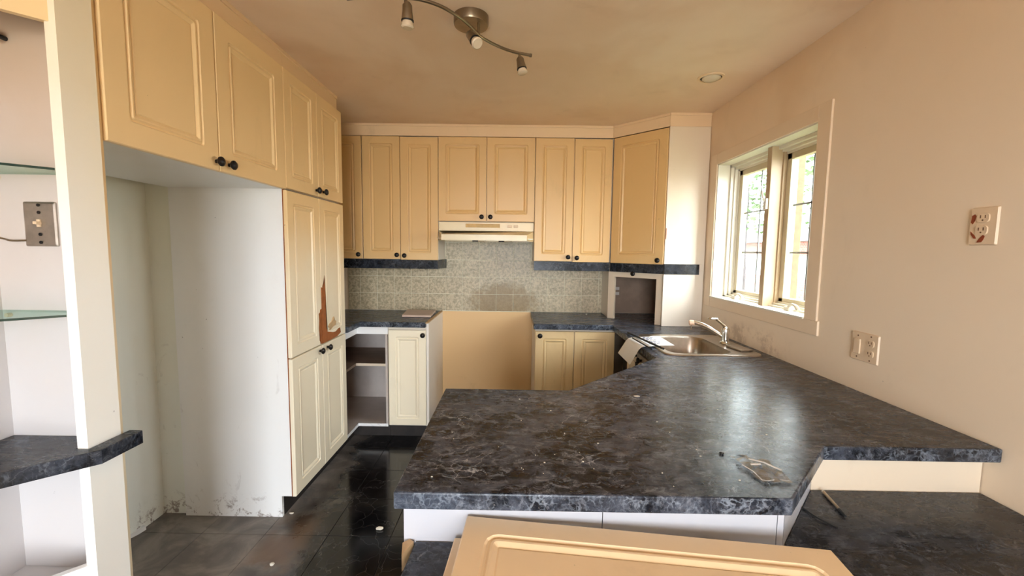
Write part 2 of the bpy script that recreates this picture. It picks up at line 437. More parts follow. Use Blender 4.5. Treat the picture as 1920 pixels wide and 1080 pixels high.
# soffit boards above the cabinets
def crown(name, pts, off=.012):
    """board running along pts (plan), with a thin proud lip along its top"""
    bm = NB()
    for (a, b) in zip(pts, pts[1:]):
        a = V((*a, 0)); b = V((*b, 0)); d = (b - a).normalized(); n = V((d.y, -d.x, 0))
        for o_, z0, z1 in ((0, 2.338, 2.431), (.006, 2.413, 2.431), (.004, 2.338, 2.346)):
            q = [a + n * o_, b + n * o_, b - n * .018, a - n * .018]
            prism([(k.x, k.y) for k in q], z0, z1 - .0005, bm)
    struct(name, bm, 'crown')
crown('trim_1', [(-1.178, 1.192), (-1.178, 2.826)])
crown('trim_2', [(-1.74, 3.395), (.757, 3.395)])
crown('trim_3', [(.757, 3.395), (1.083, 3.068)])
crown('trim_4', [(1.083, 3.064), (1.374, 3.064)])

# ------------------------------------------------------------------ window
win = sroot('window_1', (XR, 2.45, WZ0))
CY0, CY1, CZ0, CZ1 = 1.895, 3.022, 1.080, 2.122
for nm, a in (('casing', (WY1, CY1, CZ0, CZ1)), ('casing', (CY0, WY0, WZ0, CZ1)), ('casing', (WY0, WY1, WZ1, CZ1)), ('casing', (CY0 - .012, WY1, CZ0, WZ0))):
    obj(nm, box(XR - .009, XR + .002, a[0], a[1], a[2], a[3]), 'casing', win, bev=.002)
bm = NB()
bx(bm, XR, XR + .2, WY0, WY0 + .008, WZ0, WZ1); bx(bm, XR, XR + .2, WY1 - .008, WY1, WZ0, WZ1)
bx(bm, XR, XR + .2, WY0, WY1, WZ1 - .008, WZ1)
obj('jamb', bm, 'winpaint', win)
obj('sill', box(XR - .016, XR + .2, WY0, WY1, WZ0 - .002, WZ0 + .006), 'winpaint', win)
# fixed frame: stepped
bm = NB()
for (x0, x1, i) in ((1.455, 1.56, .018), (1.475, 1.56, .032), (1.495, 1.56, .045)):
    bx(bm, x0, x1, WY0 + .008, WY0 + .008 + i, WZ0, WZ1); bx(bm, x0, x1, WY1 - .008 - i, WY1 - .008, WZ0, WZ1)
    bx(bm, x0, x1, WY0, WY1, WZ1 - .008 - i, WZ1 - .008); bx(bm, x0, x1, WY0, WY1, WZ0, WZ0 + i * .8)
obj('window_frame', bm, 'winpaint', win)
bm = NB(); bx(bm, 1.418, 1.56, 2.398, 2.440, WZ0, WZ1 - .008); bx(bm, 1.48, 1.56, 2.388, 2.450, WZ0, WZ1 - .008)
obj('mullion', bm, 'mullion', win, bev=.003)
def sash(y0, y1):
    s = obj('sash', bx(bx(bx(bx(NB(), 1.50, 1.54, y0, y0 + .038, 1.172, 2.0), 1.50, 1.54, y1 - .038, y1, 1.172, 2.0), 1.50, 1.54, y0, y1, 1.172, 1.205), 1.50, 1.54, y0, y1, 1.965, 2.0), 'sash', win, bev=.003)
    obj('pane', box(1.517, 1.521, y0 + .03, y1 - .03, 1.2, 1.97), 'glass', s)
    for z in (1.457, 1.717): obj('muntin', box(1.524, 1.530, y0 + .034, y1 - .034, z - .005, z + .005), 'muntin', s)
    ym = (y0 + y1) / 2
    obj('muntin', box(1.524, 1.530, ym - .005, ym + .005, 1.2, 1.97), 'muntin', s)
sash(2.450, 2.882); sash(2.028, 2.388)
def crank(y, dy):
    c = obj('crank', box(1.425, 1.465, y - .022, y + .022, WZ0 + .005, WZ0 + .028), 'winpaint', win, bev=.005)
    obj('crank_arm', tube(NB(), curve_pts([(1.44, y, WZ0 + .030), (1.435, y + dy * .4, WZ0 + .042), (1.43, y + dy * .8, WZ0 + .036), (1.43, y + dy, WZ0 + .018)]), [.008] * 12 + [.010] * 7, 8), 'winpaint', c, smooth=True)
crank(2.74, -.11); crank(2.20, -.09)
l = obj('latch', box(1.405, 1.42, 2.405, 2.433, 1.70, 1.76), 'winpaint', win, bev=.003)
obj('latch_lever', tube(NB(), [(1.41, 2.42, 1.74), (1.398, 2.425, 1.775), (1.394, 2.428, 1.805)], [.006, .006, .004], 8), 'winpaint', l, smooth=True)

# ------------------------------------------------------------------ outdoors
struct('ground', box(1.8, 40, -20, 45, -.75, -.7), 'grass')
struct('ground', box(-20, 20, -30, -2.65, -.25, -.2), plain('patio_paving', (190, 188, 182), .9, var=.1))
ps = obj('porch_post', box(1.69, 1.80, 2.68, 2.80, -.7, 2.6), 'post', bev=.004)
tag(ps, 'tan weathered post just outside the right window pane', 'post')
hs = thing('neighbour_house', 'pale brick house with grey roof seen through the window', 'house', (11, 14, -.7))
obj('wall', box(9.5, 15, 11, 22, -.7, 1.9), 'brick', hs)
obj('roof', loft(NB(), [[(9.1, 10.7, 1.9), (15.4, 10.7, 1.9), (15.4, 22.3, 1.9), (9.1, 22.3, 1.9)], [(12, 12.4, 3.1), (12.5, 12.4, 3.1), (12.5, 20.6, 3.1), (12, 20.6, 3.1)]]), 'roof', hs)
for y in (13, 16.2, 19.4):
    f = obj('window', box(9.45, 9.5, y, y + 1.1, .3, 1.4), 'aluminium', hs); obj('pane', box(9.44, 9.46, y + .08, y + 1.02, .38, 1.32), 'muntin', f)
wl2 = obj('garden_wall', box(6.6, 6.8, 7.0, 16, -.7, .9), 'brick'); tag(wl2, 'low pinkish brick garden wall beyond the window', 'wall')
tr = thing('garden_tree', 'leafy green tree with a dark trunk outside the left window pane', 'tree', (4.55, 8.15, -.7))
obj('trunk', tube(NB(), curve_pts([(4.35, 8.15, -.7), (4.34, 8.13, 1.2), (4.38, 8.2, 2.4), (4.35, 8.1, 4.2)], 4), [.10] * 5 + [.08] * 4 + [.06] * 4, 9), 'bark', tr, smooth=True)
bm = NB()
for k in range(1500):
    c = V((random.gauss(4.75, .55), random.gauss(8.3, .8), random.uniform(1.9, 4.6))); s_ = random.uniform(.04, .08)
    a = V((random.uniform(-1, 1), random.uniform(-1, 1), random.uniform(-1, 1))).normalized(); u, v = frame_for(a)
    bm.faces.new([bm.verts.new(c + u * s_), bm.verts.new(c + v * s_ * .6), bm.verts.new(c - u * s_), bm.verts.new(c - v * s_ * .6)])
lv = obj('leaves', bm, 'leaf', tr); lv['kind'] = 'stuff'

# ------------------------------------------------------------------ tall pantry run on the left
EY = (0, 1, 0); EX = (1, 0, 0); NX = (1, 0, 0); NY = (0, -1, 0)
XD = -1.155           # door face plane
CB = -1.755           # carcass backs
t = thing('pantry_cabinet', 'tall cream pantry cabinet with torn brown patch on its upper door', 'cabinet', (-1.45, 2.49, 0))
bm = prism([(CB, 0), (-1.233, 0), (-1.233, .118), (-1.176, .118), (-1.176, 1.742), (CB, 1.742)], 2.141, 2.158)
for v in bm.verts: v.co = V((v.co.x, v.co.z, v.co.y))
s_ = obj('side_panel', bm, 'whitepanel', t); s_['label'] = 'scuffed white side panel facing the empty alcove'
obj('edge_strip', box(-1.1775, -1.1765 + .0015, 2.139, 2.158, .118, 1.742), 'mdf', t)
obj('carcass', box(CB, -1.177, 2.158, 2.826, .118, 1.742), 'side', t)
obj('toe_kick', box(-1.30, -1.233, 2.158, 2.826, 0, .118), 'toekick', t)
ya, ym_, yb = 2.143, 2.489, 2.838
door(t, (XD, ya, .872), EY, NX, ym_ - .002 - ya, .864, 'door', m=.06)
d2 = door(t, (XD, ym_ + .002, .872), EY, NX, yb - ym_ - .002, .864, 'door', m=.06)
door(t, (XD, ya, .115), EY, NX, ym_ - .002 - ya, .750, 'door', knobs=((ym_ - ya - .035, .722),), m=.06)
door(t, (XD, ym_ + .002, .115), EY, NX, yb - ym_ - .002, .750, 'door', knobs=((.065, .722),), m=.06)
# torn foil: jagged bare board patches, thin chips of exposed board on the two upper doors
def patch(poly, parent, mat='mdf', th=.0016):
    bm = NB()
    a = [bm.verts.new((XD - .006, y, z)) for y, z in poly]; b = [bm.verts.new((XD + th, y, z)) for y, z in poly]
    bm.faces.new(a[::-1]); bm.faces.new(b); k = len(poly)
    for i in range(k): bm.faces.new((a[i], a[(i + 1) % k], b[(i + 1) % k], b[i]))
    bmesh.ops.triangulate(bm, faces=bm.faces)
    o = obj('torn_patch', bm, mat, parent); o['label'] = 'bare brown board where the cream foil is torn off'; return o
patch([(2.4925, 1.215), (2.503, 1.208), (2.515, 1.232), (2.527, 1.235), (2.538, 1.283), (2.543, 1.20), (2.547, 1.15), (2.543, 1.05), (2.549, .955), (2.560, .934), (2.60, .925), (2.64, .915), (2.68, .912), (2.72, .925), (2.747, .926), (2.742, .905), (2.757, .892), (2.70, .876), (2.60, .873), (2.4925, .873)], d2)
patch([(2.4865, 1.085), (2.470, 1.082), (2.468, 1.066), (2.452, 1.060), (2.456, 1.02), (2.450, .97), (2.458, .93), (2.455, .90), (2.468, .884), (2.462, .879), (2.4865, .8725)], t)
patch([(2.58, .958), (2.60, .975), (2.63, .985), (2.66, 1.012), (2.675, .985), (2.69, .980), (2.685, .955), (2.65, .952), (2.60, .935)], d2, 'wood', .0012)

t = thing('wall_cabinet', 'cream two-door cabinet on top of the tall pantry', 'cabinet', (-1.45, 2.49, 1.745))
obj('carcass', box(CB, -1.177, 2.146, 2.826, 1.745, 2.336), 'side', t)
door(t, (XD, ya, 1.747), EY, NX, ym_ - .002 - ya, .588, 'door', knobs=((ym_ - ya - .028, .032),), m=.06)
door(t, (XD, ym_ + .002, 1.747), EY, NX, yb - ym_ - .002, .588, 'door', knobs=((.058, .034),), m=.06)

t = thing('overhead_cabinet', 'wide cream two-door cabinet above the empty fridge alcove', 'cabinet', (-1.45, 1.67, 1.742))
bm = box(CB, -1.177, 1.209, 2.140, 1.742, 2.336)
o = obj('carcass', bm, 'whitepanel', t); o['label'] = 'carcass with pale grey underside'
tag(obj('upright_panel', box(-1.50, -1.166, 1.1905, 1.2085, 0, 2.336), 'door'), 'narrow cream upright board between the white post and the fridge alcove', 'panel')
door(t, (XD, 1.2095, 1.740), EY, NX, .4535, .595, 'door', knobs=((.435, .033),), m=.075)
door(t, (XD, 1.667, 1.740), EY, NX, .473, .595, 'door', knobs=((.050, .033),), m=.075)
o = struct('trim_5', box(XL, CB - .002, 2.160, 2.172, 0, 1.80), 'wall_left')
o = struct('trim_6', box(XL, CB, 1.192, 2.16, 1.775, 1.80), 'winpaint')

# ------------------------------------------------------------------ corner display niche (front left)
t = thing('display_niche', 'white corner display niche with open shelves left of the fridge alcove', 'shelving', (-1.3, 1.1, 0))
obj('post', box(-1.184, -1.155, 1.094, 1.1895, 0, ZC - .001), 'post_paint', t)
def diag(x0, y0, L, w_=.018, d=(-.7071, -.7071)):
    n = (.7071, -.7071); a = (x0, y0); b = (x0 + d[0] * L, y0 + d[1] * L)
    return [a, b, (b[0] - n[0] * w_, b[1] - n[1] * w_), (a[0] - n[0] * w_, a[1] - n[1] * w_)]
obj('header', prism(diag(-1.172, 1.094, .40), 2.000, ZC - .001), 'door', t)
obj('back_panel', box(XN + .001, -1.184, 1.170, 1.1775, 0, ZC - .001), 'niche', t)
obj('side_panel', box(XN + .0005, XN + .006, .75, 1.170, 0, ZC - .001), 'niche', t)
obj('bottom_board', prism([(-1.186, 1.169), (-1.186, 1.094), (-1.44, .84), (-1.449, .84), (-1.449, 1.169)], .47, .488), 'niche', t)
obj('front_board', prism(diag(-1.172, 1.094, .40), 0, .555), 'whitepanel', t)
# marble shelf that wraps round the post
o = obj('marble_shelf', prism([(-1.186, 1.169), (-1.186, 1.092), (-1.153, 1.092), (-1.153, 1.215), (-1.113, 1.215), (-1.113, 1.088), (-1.44, .761), (-1.4485, .761), (-1.4485, 1.169)], .853, .893), 'marble_shelf', bev=.002)
tag(o, 'black marble laminate shelf wrapping the white post at far left', 'shelf')
def gshelf(z, lab):
    t = thing('glass_shelf', lab, 'shelf', (-1.35, 1.06, z), 'glass shelves in the corner niche')
    P0 = [(-1.19, 1.168), (-1.19, 1.098), (-1.447, .841), (-1.447, 1.168)]
    obj('glass_plate', prism(P0, z, z + .006), 'glassgreen', t)
    obj('polished_edge', prism(diag(-1.188, 1.096, .366, .0015), z, z + .006), 'glassedge', t)
    for (x, y) in ((-1.43, 1.163), (-1.41, 1.165)):
        pass
    obj('shelf_pin', lathe(NB(), (-1.425, 1.169, z - .008), (0, -1, 0), [(.006, 0), (.006, .012)], 8), 'plastic', t)
gshelf(1.254, 'lower glass shelf in the white niche, just under the chrome switch')
gshelf(1.636, 'upper glass shelf in the white niche, above the chrome switch')
t = thing('light_switch', 'chrome toggle light switch plate inside the left niche', 'switch', (-1.316, 1.169, 1.44))
obj('plate', loft(NB(), [[(a, 1.1695, b) for a, b in rrect(-1.360, -1.270, 1.440, 1.562, .004)], [(a, 1.1655, b) for a, b in rrect(-1.360, -1.270, 1.440, 1.562, .004)], [(a, 1.1635, b) for a, b in rrect(-1.355, -1.275, 1.445, 1.557, .004)]]), 'steel', t)
obj('toggle', bx(bx(NB(), -1.320, -1.310, 1.150, 1.164, 1.500, 1.508), -1.321, -1.311, 1.160, 1.165, 1.493, 1.514), 'plastic', t, bev=.001)
for z in (1.553, 1.533, 1.473, 1.451): obj('screw', lathe(NB(), (-1.315, 1.1637, z), (0, -1, 0), [(.0045, 0), (.0045, .002)], 10), 'knob', t)
o = obj('cable', tube(NB(), curve_pts([(-1.357, 1.165, 1.456), (-1.40, 1.162, 1.455), (-1.437, 1.158, 1.463), (-1.438, 1.0, 1.47)]), .0028, 6), 'nickel', smooth=True)
tag(o, 'thin grey cable leading left from the chrome switch', 'cable')
o = obj('hook', lathe(NB(), (-1.372, 1.1695, 1.992), (0, -1, 0), [(.006, 0), (.006, .02), (.014, .026), (.014, .036), (.004, .042)], 12), 'black', smooth=True)
tag(o, 'small black knob high inside the left niche', 'knob')

# ------------------------------------------------------------------ wall cabinets on the back wall
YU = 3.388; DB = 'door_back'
def upper(label, x0, x1, z0, z1, doors, nm='wall_cabinet', side='side'):
    t = thing(nm, label, 'cabinet', ((x0 + x1) / 2, 3.55, z0), 'wall cabinets on the back wall')
    obj('carcass', box(x0, x1, YU + .021, YW - .010, z0, z1), side, t)
    for (a, b, kx, dz) in doors:
        door(t, (a, YU, z0 + .002 - dz), EX, NY, b - a, z1 - z0 - .004, DB, knobs=((kx - a, .034),), m=.056)
    return t
upper('cream wall cabinet half hidden behind the tall pantry', -1.74, -1.226, 1.367, 2.336, [(-1.52, -1.228, -1.256, 0)])
upper('tall cream double wall cabinet left of the range hood', -1.222, -.6185, 1.367, 2.336, [(-1.221, -.924, -.947, 0), (-.920, -.620, -.887, .005)])
upper('short cream double cabinet directly above the range hood', -.6165, .149, 1.677, 2.336, [(-.616, -.2355, -.270, 0), (-.2315, .148, -.200, 0)])
upper('tall cream double wall cabinet right of the range hood', .151, .765, 1.367, 2.336, [(.152, .456, .424, 0), (.460, .757, .494, .005)])
# diagonal corner cabinet
t = thing('corner_wall_cabinet', 'cream single-door diagonal corner cabinet beside the window', 'cabinet', (1.1, 3.4, 1.367), 'wall cabinets on the back wall')
P0 = [(.770, YW - .012), (.770, 3.412), (1.100, 3.082), (1.372, 3.082), (1.372, YW - .012)]
obj('carcass', prism(P0, 1.367, 2.336), 'side', t)
obj('side_panel', box(1.083, 1.372, 3.062, 3.0815, 1.367, 2.337), 'side', t)
q = .7071
door(t, (.764, 3.378, 1.362), (q, -q, 0), (-q, -q, 0), .440, .970, DB, knobs=((.405, .030),), m=.065)
c_ = obj('chipped_edge', box(1.0845, 1.0895, 3.060, 3.0625, 1.545, 1.625), 'mdf', t); c_['label'] = 'brown chip on the door-side panel edge'
# black laminate valance under the wall cabinets
def val(label, pts, z0=1.293, z1=1.366):
    bm = NB()
    for a, b in zip(pts, pts[1:]):
        a = V((*a, 0)); b = V((*b, 0)); d = (b - a).normalized(); n = V((d.y, -d.x, 0))
        prism([((a).x, a.y), (b.x, b.y), ((b - n * .018).x, (b - n * .018).y), ((a - n * .018).x, (a - n * .018).y)], z0, z1, bm)
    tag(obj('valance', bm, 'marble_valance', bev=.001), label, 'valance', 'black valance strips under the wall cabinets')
val('black marble valance strip under the left wall cabinets', [(-1.74, YU + .004), (-.622, YU + .004), (-.622 + .02, YW - .011)])
val('long black marble valance strip under the right wall cabinets', [(.153, YU + .004), (.764, YU + .004)])
val('diagonal black marble valance strip under the corner cabinet', [(.766, YU + .003), (1.078, 3.069)])
val('short black strip across the white corner panel near the window', [(1.083, 3.052), (1.335, 3.052)], 1.292, 1.366)
# appliance garage under the corner cabinet
t = thing('appliance_garage', 'open appliance garage under the diagonal corner cabinet', 'cabinet', (1.1, 3.4, .911))
obj('side_panel', box(.772, .788, 3.414, YW - .011, .911, 1.366), 'side', t)
o = obj('side_panel', box(1.083, 1.372, 3.062, 3.0815, .911, 1.366), 'side', t)
def onD(a, w_, d0, d1):   # rectangle on the diagonal: along a..a+w, depth d0..d1
    O = V((.772, 3.414, 0)); u = V((q, -q, 0)); n = V((-q, -q, 0))
    return [((O + u * s + -n * d).x, (O + u * s - n * d).y) for s, d in ((a, d0), (a + w_, d0), (a + w_, d1), (a, d1))]
obj('frame_post', prism(onD(-.012, .058, 0, .02), .911, 1.366), 'garage', t)
obj('frame_post', prism(onD(.400, .055, 0, .02), .911, 1.366), 'garage', t)
r = obj('top_rail', prism(onD(.046, .354, 0, .02), 1.252, 1.366), 'garage', t)
knob(r, V((.772 + .215 * q, 3.414 - .215 * q, 1.283)), (-q, -q, 0))
obj('back_panel', box(.80, 1.37, YW - .012, YW - .010, .912, 1.366), 'shelfbrown', t)
obj('inner_panel', box(1.366, 1.3725, 3.09, YW - .014, .912, 1.366), 'shelfbrown', t)

# range hood
t = thing('range_hood', 'cream enamel range hood above the empty cooker gap', 'range hood', (-.234, 3.45, 1.5))
obj('housing', box(-.615, .147, 3.402, YW - .011, 1.602, 1.673), 'hood', t, bev=.002)
H = [(-.615, 3.402), (-.560, 3.20), (.088, 3.20), (.147, 3.402), (.147, 3.70), (-.615, 3.70)]
zt = [1.602, 1.566, 1.566, 1.602, 1.602, 1.602]; zb = [1.522] * 6
bm = loft(NB(), [[(x, y, z) for (x, y), z in zip(H, zb)], [(x, y, z) for (x, y), z in zip(H, zt)]], cap0=False)
obj('visor', bm, 'hood', t)
obj('underside', box(-.60, .135, 3.23, 3.69, 1.535, 1.54), 'nickel', t)
o = obj('vent_panel', box(-.40, -.125, 3.397, 3.403, 1.630, 1.660), 'vent', t, bev=.001); o['label'] = 'yellowed louvre strip'
for x in (-.062, -.012): obj('switch', box(x, x + .034, 3.393, 3.403, 1.632, 1.652), 'plastic', t, bev=.002)
for x in (-.335, -.13):
    obj('lamp_holder', lathe(NB(), (x, 3.30, 1.527), (1, 0, 0), [(.012, 0), (.012, .045)], 10), 'black', t)
    obj('lamp', lathe(NB(), (x + .045, 3.30, 1.525), (1, 0, 0), [(.009, 0), (.011, .05), (.004, .06)], 10), 'bulb', t)

# ------------------------------------------------------------------ base cabinets, back left
t = thing('corner_base_cabinet', 'open doorless corner base cabinet with a middle shelf', 'cabinet', (-1.3, 3.4, 0))
Lr = [(-1.75, 2.845), (-1.178, 2.845), (-1.178, 3.102), (-.950, 3.102), (-.950, 3.70), (-1.75, 3.70)]
obj('base_board', prism(Lr, .10, .118), 'inside', t)
obj('shelf', prism([(-1.745, 2.87), (-1.21, 2.87), (-1.21, 3.16), (-.953, 3.16), (-.953, 3.69), (-1.745, 3.69)], .552, .570), 'shelfbrown', t)
obj('shelf_edge', box(-1.21, -.953, 3.157, 3.1595, .551, .571), 'garage', t)
obj('back_panel', box(-1.75, -.951, 3.691, 3.700, .118, .868), 'inside', t)
obj('side_panel', box(-.966, -.950, 3.104, 3.690, .118, .868), 'inside', t)
obj('far_panel', box(-1.755, -1.746, 2.85, 3.69, .118, .868), 'inside', t)
obj('face_rail', prism([(-1.178, 2.845), (-1.178, 3.102), (-.945, 3.102), (-.945, 3.12), (-1.196, 3.12), (-1.196, 2.845)], .812, .868), 'whitepanel', t)
obj('bottom_edge', prism([(-1.176, 2.845), (-1.176, 3.100), (-.950, 3.100), (-.950, 3.1025), (-1.178, 3.1025), (-1.178, 2.845)], .098, .120), 'whitepanel', t)
obj('toe_kick', prism([(-1.235, 2.845), (-1.235, 3.16), (-.950, 3.16), (-.950, 3.175), (-1.25, 3.175), (-1.25, 2.845)], 0, .098), 'toekick', t)
t = thing('base_cabinet', 'narrow cream single-door base cabinet left of the cooker gap', 'cabinet', (-.8, 3.4, 0))
obj('carcass', box(-.948, -.658, 3.121, 3.70, .10, .868), 'side', t)
o = obj('side_panel', box(-.656, -.638, 3.104, YW - .011, .0, .900), stained('splattered_side', (236, 228, 218), (236, 228, 218), 0, 1, .35, .4, .02, gc=(178, 120, 84)), t); o['label'] = 'white side panel splattered with brown grease'
obj('toe_kick', box(-.948, -.658, 3.16, 3.175, 0, .10), 'toekick', t)
door(t, (-.942, 3.100, .110), EX, NY, .282, .735, DB if False else 'door', knobs=((.262, .700),), m=.052)
o = obj('countertop', prism([(-1.755, 2.842), (-1.142, 2.842), (-1.142, 3.075), (-.658, 3.075), (-.658, YW - .0105), (-1.755, YW - .0105)], .869, .909), 'marble', bev=.004)
edge_band(o); tag(o, 'black marble corner countertop left of the cooker gap', 'countertop')
o = obj('cut_end_strip', box(-.6565, -.6375, 3.075, YW - .011, .9005, .910), 'wood')
tag(o, 'raw pale cut end of the left countertop beside the cooker gap', 'trim')
o = obj('board', prism([(-.892, 3.306), (-.93, 3.62), (-.68, 3.60), (-.663, 3.30)], .911, .928), plain('pale_board', (216, 190, 172), .5, var=.1), bev=.002)
tag(o, 'pale pinkish board lying on the left countertop', 'board')

# ------------------------------------------------------------------ base cabinets, back right
t = thing('base_cabinet', 'cream double-door base cabinet right of the cooker gap', 'cabinet', (.46, 3.4, 0))
obj('carcass', box(.160, .758, 3.121, 3.70, .10, .868), 'side', t)
obj('toe_kick', box(.165, .758, 3.16, 3.175, 0, .10), 'toekick', t)
door(t, (.160, 3.100, .110), EX, NY, .289, .742, DB, knobs=((.034, .710),), m=.055)
door(t, (.453, 3.100, .110), (1, -.02, 0), (-.02, -1, 0), .300, .742, DB, m=.055)
t = thing('sink_cabinet', 'cream sink cabinet with black knobs under the counter edge', 'cabinet', (1.05, 2.5, 0))
obj('carcass', box(.80, 1.37, 2.14, 2.775, .10, .72), 'dark', t)
obj('front_rail', box(.782, .80, 2.14, 3.10, .838, .868), 'toekick', t)
o = obj('dark_recess', box(.81, 1.36, 2.78, 3.05, .10, .70), 'dark', t)  # near-black block, its colour standing in for the shade inside the open gap
door(t, (.762, 2.772, .110), (0, -1, 0), (-1, 0, 0), .255, .722, 'garage', knobs=((.205, .700),), m=.05)
door(t, (.762, 2.513, .110), (0, -1, 0), (-1, 0, 0), .370, .722, 'garage', knobs=((.050, .695),), m=.05)
o = obj('catch', tube(NB(), [(.758, 2.475, .80), (.735, 2.47, .79), (.735, 2.465, .70)], [.009, .009, .006], 8), 'toekick', t); o['label'] = 'dark hanging catch'

# ------------------------------------------------------------------ big L countertop with the peninsula
PT = [(-.262, .884), (.618, .884), (.876, 1.142), (XR - .001, 1.142), (XR - .001, YW - .0105), (.146, YW - .0105), (.146, 3.072), (.728, 3.072), (.728, 2.118), (.215, 1.592), (-.262, 1.592)]
hole = [(.828, 2.198), (1.296, 2.198), (1.296, 2.692), (.828, 2.692)]
bm = NB()
es = []
for L_ in (PT, hole):
    vs = [bm.verts.new((x, y, .870)) for x, y in L_]
    es += [bm.edges.new((vs[i], vs[(i + 1) % len(vs)])) for i in range(len(vs))]
bmesh.ops.triangle_fill(bm, edges=es, use_beauty=True)
bmesh.ops.dissolve_limit(bm, angle_limit=.01, verts=bm.verts, edges=bm.edges) if False else None
ex = bmesh.ops.extrude_face_region(bm, geom=bm.faces[:])
bmesh.ops.translate(bm, verts=[g for g in ex['geom'] if isinstance(g, bmesh.types.BMVert)], vec=(0, 0, .040))
o = obj('countertop', bm, 'marble', bev=.004)
edge_band(o); tag(o, 'large L-shaped black marble laminate countertop with peninsula and sink', 'countertop')
t = thing('peninsula_base', 'white panelled base under the peninsula countertop', 'cabinet', (.3, 1.2, 0))
obj('carcass', prism([(-.252, .9585), (.640, .9585), (.882, 1.2055), (XR - .003, 1.2055), (XR - .003, 2.10), (.80, 2.10), (.215, 1.52), (-.252, 1.52)], .0, .868), 'side', t)
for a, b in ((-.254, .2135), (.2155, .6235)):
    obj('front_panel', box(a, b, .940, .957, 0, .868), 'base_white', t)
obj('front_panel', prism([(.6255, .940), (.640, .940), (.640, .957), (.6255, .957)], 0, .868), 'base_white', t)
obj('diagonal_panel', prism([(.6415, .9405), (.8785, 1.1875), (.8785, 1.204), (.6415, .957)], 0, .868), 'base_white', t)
obj('notch_panel', box(.8795, XR - .003, 1.187, 1.204, 0, .868), 'garage', t)['label'] = 'tan panel below the counter notch'

# low desk in front
t = thing('low_desk', 'low dusty black marble desk in front of the peninsula', 'desk', (.4, .7, 0))
obj('tabletop', prism([(-.226, .938), (.6405, .938), (.8785, 1.186), (XR - .001, 1.186), (XR - .001, .44), (-.26, .44)], .718, .758), 'marble_desk', t, bev=.004)
obj('side_panel', box(-.205, -.187, .47, .936, 0, .717), 'whitepanel', t)
obj('back_panel', box(-.186, .60, .92, .936, 0, .717), 'whitepanel', t)
obj('side_panel', box(XR - .02, XR - .002, .47, 1.17, 0, .717), 'whitepanel', t)
o = obj('wood_strip', prism([(-.2535, .925), (-.2400, .938), (-.2285, .93), (-.245, .885)], .722, .762), 'wood')
tag(o, 'small splintered pale wood strip at the left desk corner', 'debris')

# ------------------------------------------------------------------ loose cabinet doors on the desk
def loose(TL, TR, down, wd, lab):
    TL, TR = V(TL), V(TR); u = (TR - TL).normalized(); L_ = (TR - TL).length
    dn = V(down); dn = (dn - u * dn.dot(u)).normalized(); n = u.cross(-dn).normalized()
    if n.z < 0: n = -n
    t = thing('loose_cabinet_door', lab, 'cabinet door', TL + dn * wd, 'loose doors lying on the desk')
    door(t, TL + dn * wd, u, n, L_, wd, 'door_loose', m=.052, cr=.030, t=.018, tilt=-dn, name='panel')
TLp = V((-.103, .931, .829)); TRp = V((.703, .874, .802))
loose(TLp, TRp, (-.02, -1, -.05), .30, 'loose cream raised-panel cabinet door lying face up across the desk')
loose(V((-.132, .926, .7775)), V((.50, .885, .7775)), (-.02, -1, 0), .27, 'smaller loose cream cabinet door, mostly hidden under the large one')

# ------------------------------------------------------------------ sink and faucet
t = thing('kitchen_sink', 'stainless steel drop-in kitchen sink below the window', 'sink', (1.06, 2.45, .911))
def R3(a, b, c, d, r, z): return [(x, y, z) for x, y in rrect(a, b, c, d, r, 6)]
bm = loft(NB(), [R3(.800, 1.322, 2.168, 2.722, .055, .9105), R3(.803, 1.319, 2.171, 2.719, .053, .9165), R3(.812, 1.310, 2.180, 2.710, .048, .9185), R3(.822, 1.300, 2.190, 2.700, .045, .9135),
                 R3(.842, 1.190, 2.212, 2.678, .075, .9125), R3(.850, 1.182, 2.220, 2.670, .070, .900), R3(.862, 1.170, 2.232, 2.658, .065, .760), R3(.90, 1.132, 2.27, 2.62, .05, .735)], cap0=False)
obj('basin', bm, 'steel', t, smooth=True)
obj('drain', lathe(NB(), (1.02, 2.445, .7352), (0, 0, 1), [(.045, 0), (.045, .002), (.03, .003), (.02, .001)], 20), 'chrome', t, smooth=True)
t = thing('faucet', 'chrome single-lever faucet standing on the sink ledge', 'faucet', (1.262, 2.50, .914))
fx, fy = 1.262, 2.485
obj('body', lathe(NB(), (fx, fy, .9142), (0, 0, 1), [(.030, 0), (.028, .006), (.022, .012), (.021, .055), (.024, .075), (.019, .092), (.006, .100)], 20), 'chrome', t, smooth=True)
sp = obj('spout', tube(NB(), curve_pts([(fx - .012, fy + .005, .952), (fx - .055, fy + .03, .982), (fx - .11, fy + .06, 1.012), (fx - .16, fy + .085, 1.024)], 5), .0135, 12), 'chrome', t, smooth=True)
obj('spout_head', lathe(NB(), (fx - .15, fy + .08, 1.022), (-.85, .45, -.12), [(.012, 0), (.017, .006), (.018, .028), (.012, .034)], 14), plain('worn_cream_plastic', (226, 190, 160), .4), sp, smooth=True)
obj('nozzle', lathe(NB(), (fx - .168, fy + .090, 1.006), (0, 0, -1), [(.006, 0), (.005, .030)], 8), 'chrome', sp, smooth=True)
hd = obj('lever', tube(NB(), curve_pts([(fx + .002, fy, 1.008), (fx - .018, fy + .02, 1.03), (fx - .040, fy + .045, 1.052)], 4), [.009] * 3 + [.0065] * 6, 10), 'nickel', t, smooth=True)
obj('lever_pad', loft(NB(), [R3(fx - .085, fx - .028, fy + .03, fy + .058, .012, 1.050), R3(fx - .087, fx - .026, fy + .028, fy + .060, .013, 1.055), R3(fx - .083, fx - .03, fy + .032, fy + .056, .011, 1.060)]), 'chrome', hd, smooth=True)
o = obj('sponge_dish', prism([(1.222, 2.395), (1.300, 2.405), (1.312, 2.275), (1.238, 2.262)], .9145, .924), 'steel', bev=.002)
